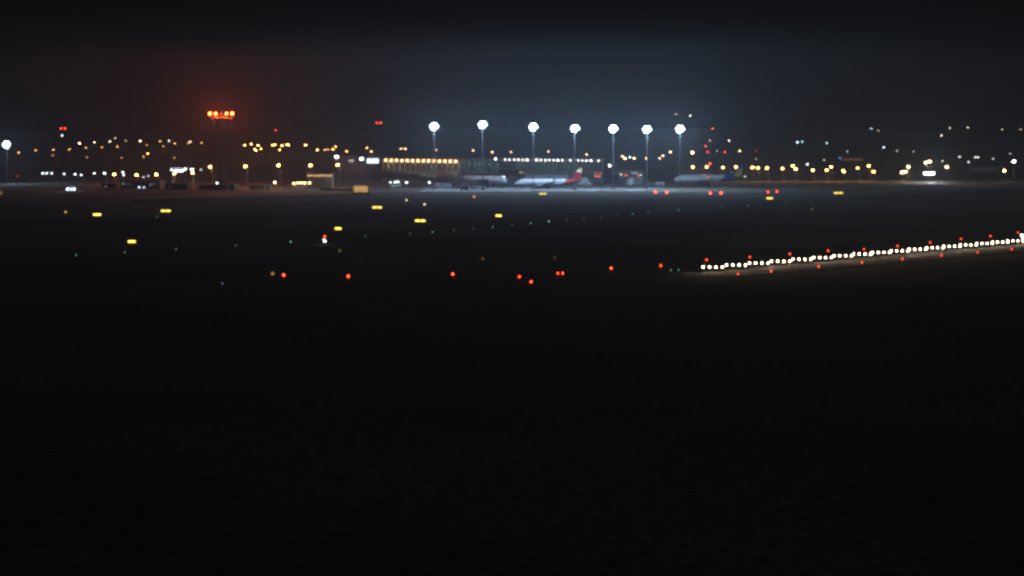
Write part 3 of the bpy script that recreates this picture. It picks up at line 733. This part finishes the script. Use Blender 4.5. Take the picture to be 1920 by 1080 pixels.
n1 = Vector((X(965, Y1 + 1), Y1 + 1, 0))
airliner(n1, math.radians(-7), 33.6, 1.75, 3.15, 10.25, paint('white_red_paint', WH, red_tail), 'white airliner with a red tail fin, yellow at its tip', mat('engine_grey', (0.07, 0.07, 0.075), 0.4))
Y2 = 1035
n2 = Vector((X(1263, Y2), Y2, 0))
a2 = airliner(n2, math.radians(4), 36.6, 1.85, 4.15, 11.2, paint('white_blue_paint', WH, blue_tail), 'white airliner with a dark blue tail and yellow fin patch', mat('engine_blue', (0.03, 0.04, 0.10), 0.4))
mb = MB().ball((30.4, -.32, 7.0), .5, 1); mb.build('fin_emblem', mat('emblem_white', (0.8, 0.8, 0.8), .5), a2)
Y3 = 992
n3 = Vector((X(951, Y3), Y3, 0))
airliner(n3, math.radians(180 - 48), 35, 1.85, 4.2, 10.2, paint('plain_white_paint', WH, plain), 'plain white airliner with its nose to the right, partly behind the dark boarding bridge', mat('engine_white', (0.4, 0.4, 0.42), 0.4), mat('dark_fin_paint', (0.05, 0.06, 0.07), 0.4))

# red beacons seen on and by the second airliner
for (px, py, Y, lb) in ((1320, 327, 1030, 'red flashing beacon on the apron, upper one by the blue tailed airliner'), (1327.5, 333.5, 1022, 'red beacon lower down in front of the blue tailed airliner')):
    p = at(px, py, Y)
    e = empty('beacon_pole', (p.x, p.y, 0), 0, lb, 'beacon')
    MB().tube((0, .1, 0), (0, .1, p.z), .06, .04, 6).build('pole', M_DARK, e)
    MB().ball((0, 0, p.z), .38, 1).build('red_lamp', glow('apron_red', (1.0, .08, .04), 3.0), e)
p = at(1397, 331, 1030)
e = empty('work_lamp', (p.x, p.y, 0), 0, 'small pale lamp on a thin pole behind the blue tail', 'lamp')
MB().tube((0, .3, 0), (0, .3, p.z), .07, .05, 6).build('pole', M_POLE, e); MB().ball((0, 0, p.z), .3, 1).build('lens', glow('pale_work', (.8, 1, .9), 4), e)

# ------------------------------------------------------------------ vehicles on the apron
def vehicle(px, py, Lm, Hm, label, cat, name, body, Y=None, rz=0, lamps=(), box=True, windows=True, cab=0.28):
    """py = ground contact row"""
    p = gnd(px, py)
    e = empty(name, (p.x, p.y, 0), rz, label, cat)
    l = Lm / 2; w = 1.15
    c0 = -l; c1 = -l + Lm * cab
    MB().prism([(c0, -w, .45), (c1 - .03, -w, .45), (c1 - .03, -w, Hm * .82), (c0 + Lm * .06, -w, Hm * .82), (c0, -w, Hm * .5)], (0, 2*w, 0)).build('cab', body, e)
    MB().box(c1 + .03, l, -w - .03, w + .03, .6, Hm).build('cargo_body' if box else 'body', body, e)
    MB().box(c0 + .3, c1 - .3, -w - .03, -w - .004, Hm * .5, Hm * .74).build('side_window', M_GLASS, e)
    if windows:
        n = max(2, int(Lm * .6 / 1.3))
        for i in range(n):
            x = c1 + .4 + (l - c1 - .8) * (i + .1) / n
            MB().box(x, x + (l - c1 - .8) / n * .8, -w - .06, -w - .034, Hm * .55, Hm * .82).build('side_window', M_GLASS, e)
    for x in (c0 + Lm * .17, l - Lm * .18):
        for s in (-1, 1): MB().tube((x, s * (w - .3), .42), (x, s * (w + .04), .42), .42, n=14).build('wheel', M_TYRE, e)
    for (dx, z, r, col, s) in lamps:
        MB().ball((dx, -w - .25, z), r, 1).build('lamp', glow('veh_%s_%g_%g' % (name, dx, px), col, s), e)
    return e
V_WH = mat('vehicle_white', (0.6, 0.61, 0.6), 0.4); V_DK = mat('vehicle_dark', (0.06, 0.06, 0.065), 0.4); V_GR = mat('vehicle_grey', (0.25, 0.26, 0.26), 0.5)
RL = (1.0, .12, .06)
vehicle(1122, 345, 6.0, 5.6, 'tall dark truck with four red lights beside the terminal end', 'truck', 'service_truck', V_DK, lamps=[(-1.3,6.0,.42,RL,2.2),(1.1,6.0,.42,RL,2.2),(-1.7,4.3,.45,(1,.25,.15),2.2),(-.4,4.3,.45,(1,.25,.15),2.2),(.8,4.3,.45,(1,.25,.15),2.2)])
vehicle(1094, 347, 4.6, 4.0, 'white high-sided van parked just right of the red tail', 'van', 'catering_truck', V_WH, windows=False)
vehicle(1172, 346, 5.5, 4.6, 'dark service vehicle with red-orange lights and one white lamp', 'truck', 'service_truck', V_DK, lamps=[(-2.4,5.4,.32,(1,1,.9),5),(-.6,5.2,.45,RL,2),(.7,4.9,.5,(1,.2,.1),2)])
vehicle(1182, 348, 3.6, 4.0, 'pale rounded tanker in front of the red lit vehicles', 'truck', 'tank_truck', V_WH, windows=False)
vehicle(1198, 348, 3.4, 3.6, 'small vehicle with a red-orange light and a white lamp at its right', 'car', 'apron_tug', V_GR, lamps=[(-.5,5.2,.45,RL,1.8),(.9,5.6,.32,(1,1,.9),4)])
vehicle(1215, 349, 4.6, 2.4, 'grey tug parked left of the blue tailed airliner', 'tug', 'apron_tug', V_GR)
vehicle(1236, 348.5, 5.0, 2.0, 'pale loader just left of the second airliner nose', 'loader', 'belt_loader', V_WH, lamps=[(1,1.9,.18,(.8,1,1),1.5)])
vehicle(1104, 350, 3.6, 2.2, 'small apron tug with a cyan lamp beneath the red lit truck', 'tug', 'apron_tug', V_GR, lamps=[(0,2.1,.28,(.6,1,1),1.6)])
vehicle(1090, 350, 3.2, 2.0, 'small apron tug with a teal lamp right of the red tail', 'tug', 'apron_tug', V_GR, lamps=[(0,1.9,.28,(.5,1,.9),1.2)])
vehicle(1080, 349.5, 3.2, 2.2, 'small apron tug with a pale lamp directly under the red tail', 'tug', 'apron_tug', V_GR, lamps=[(0,2.2,.3,(.8,1,.9),1.2)])
vehicle(958, 350, 6.0, 5.0, 'dark tall loader between the two white airliner noses', 'loader', 'belt_loader', V_DK, lamps=[(-3.6,5.2,.34,(1,1,1),8),(-.5,5.5,.3,RL,.8)])
vehicle(932, 351, 5.5, 2.4, 'dark ground power cart under the plain white airliner nose', 'cart', 'power_cart', V_DK)
vehicle(742, 352, 5.2, 2.6, 'pale van under the cluster of white lamps below the boarding bridge', 'van', 'parked_van', V_WH)
vehicle(826, 353, 7.6, 2.6, 'long pale bus parked in shadow below the boarding bridge', 'bus', 'apron_bus', V_GR)
vehicle(841, 353.5, 3.0, 2.4, 'pale car at the right end of the bus under the bridge', 'car', 'parked_car', V_GR)
vehicle(869, 357.5, 5.0, 2.2, 'pale stair truck with a deep blue light at the apron corner', 'truck', 'stair_truck', V_WH, lamps=[(0,3.2,.22,(.2,.25,1),3),(-2,.6,.2,(1,.9,1),2)])
vehicle(896, 354, 6.0, 2.6, 'grey baggage tractor below the boarding bridge cab', 'tug', 'baggage_tractor', V_GR)
# bright headlamps at the left
e = vehicle(134, 358.5, 5.2, 2.4, 'vehicle with two dazzling bluish white lights alone at the left', 'truck', 'parked_truck', V_DK, lamps=[(-1.5,1.05,.42,(.75,.9,1),14),(1.55,1.05,.42,(.75,.9,1),14)])
point('headlight_beam', (0, -2.0, .9), (.55, .75, 1.0), 1200, .2, e)

# ------------------------------------------------------------------ haze over the whole airfield
hz = MB().box(-3500, 3500, -300, 5150, -1.5, 70)
m = bpy.data.materials.new('haze'); m.use_nodes = True

m.cycles.volume_sampling = 'EQUIANGULAR'; m.cycles.homogeneous_volume = True
n = m.node_tree.nodes; n.remove(n['Principled BSDF'])
v = n.new('ShaderNodeVolumePrincipled')
v.inputs['Color'].default_value = (0.8, 0.9, 1.0, 1)
v.inputs['Density'].default_value = HZ
v.inputs['Anisotropy'].default_value = 0.5
m.node_tree.links.new(v.outputs[0], n['Material Output'].inputs['Volume'])
o = hz.build('haze', m); tag(o, kind='stuff')
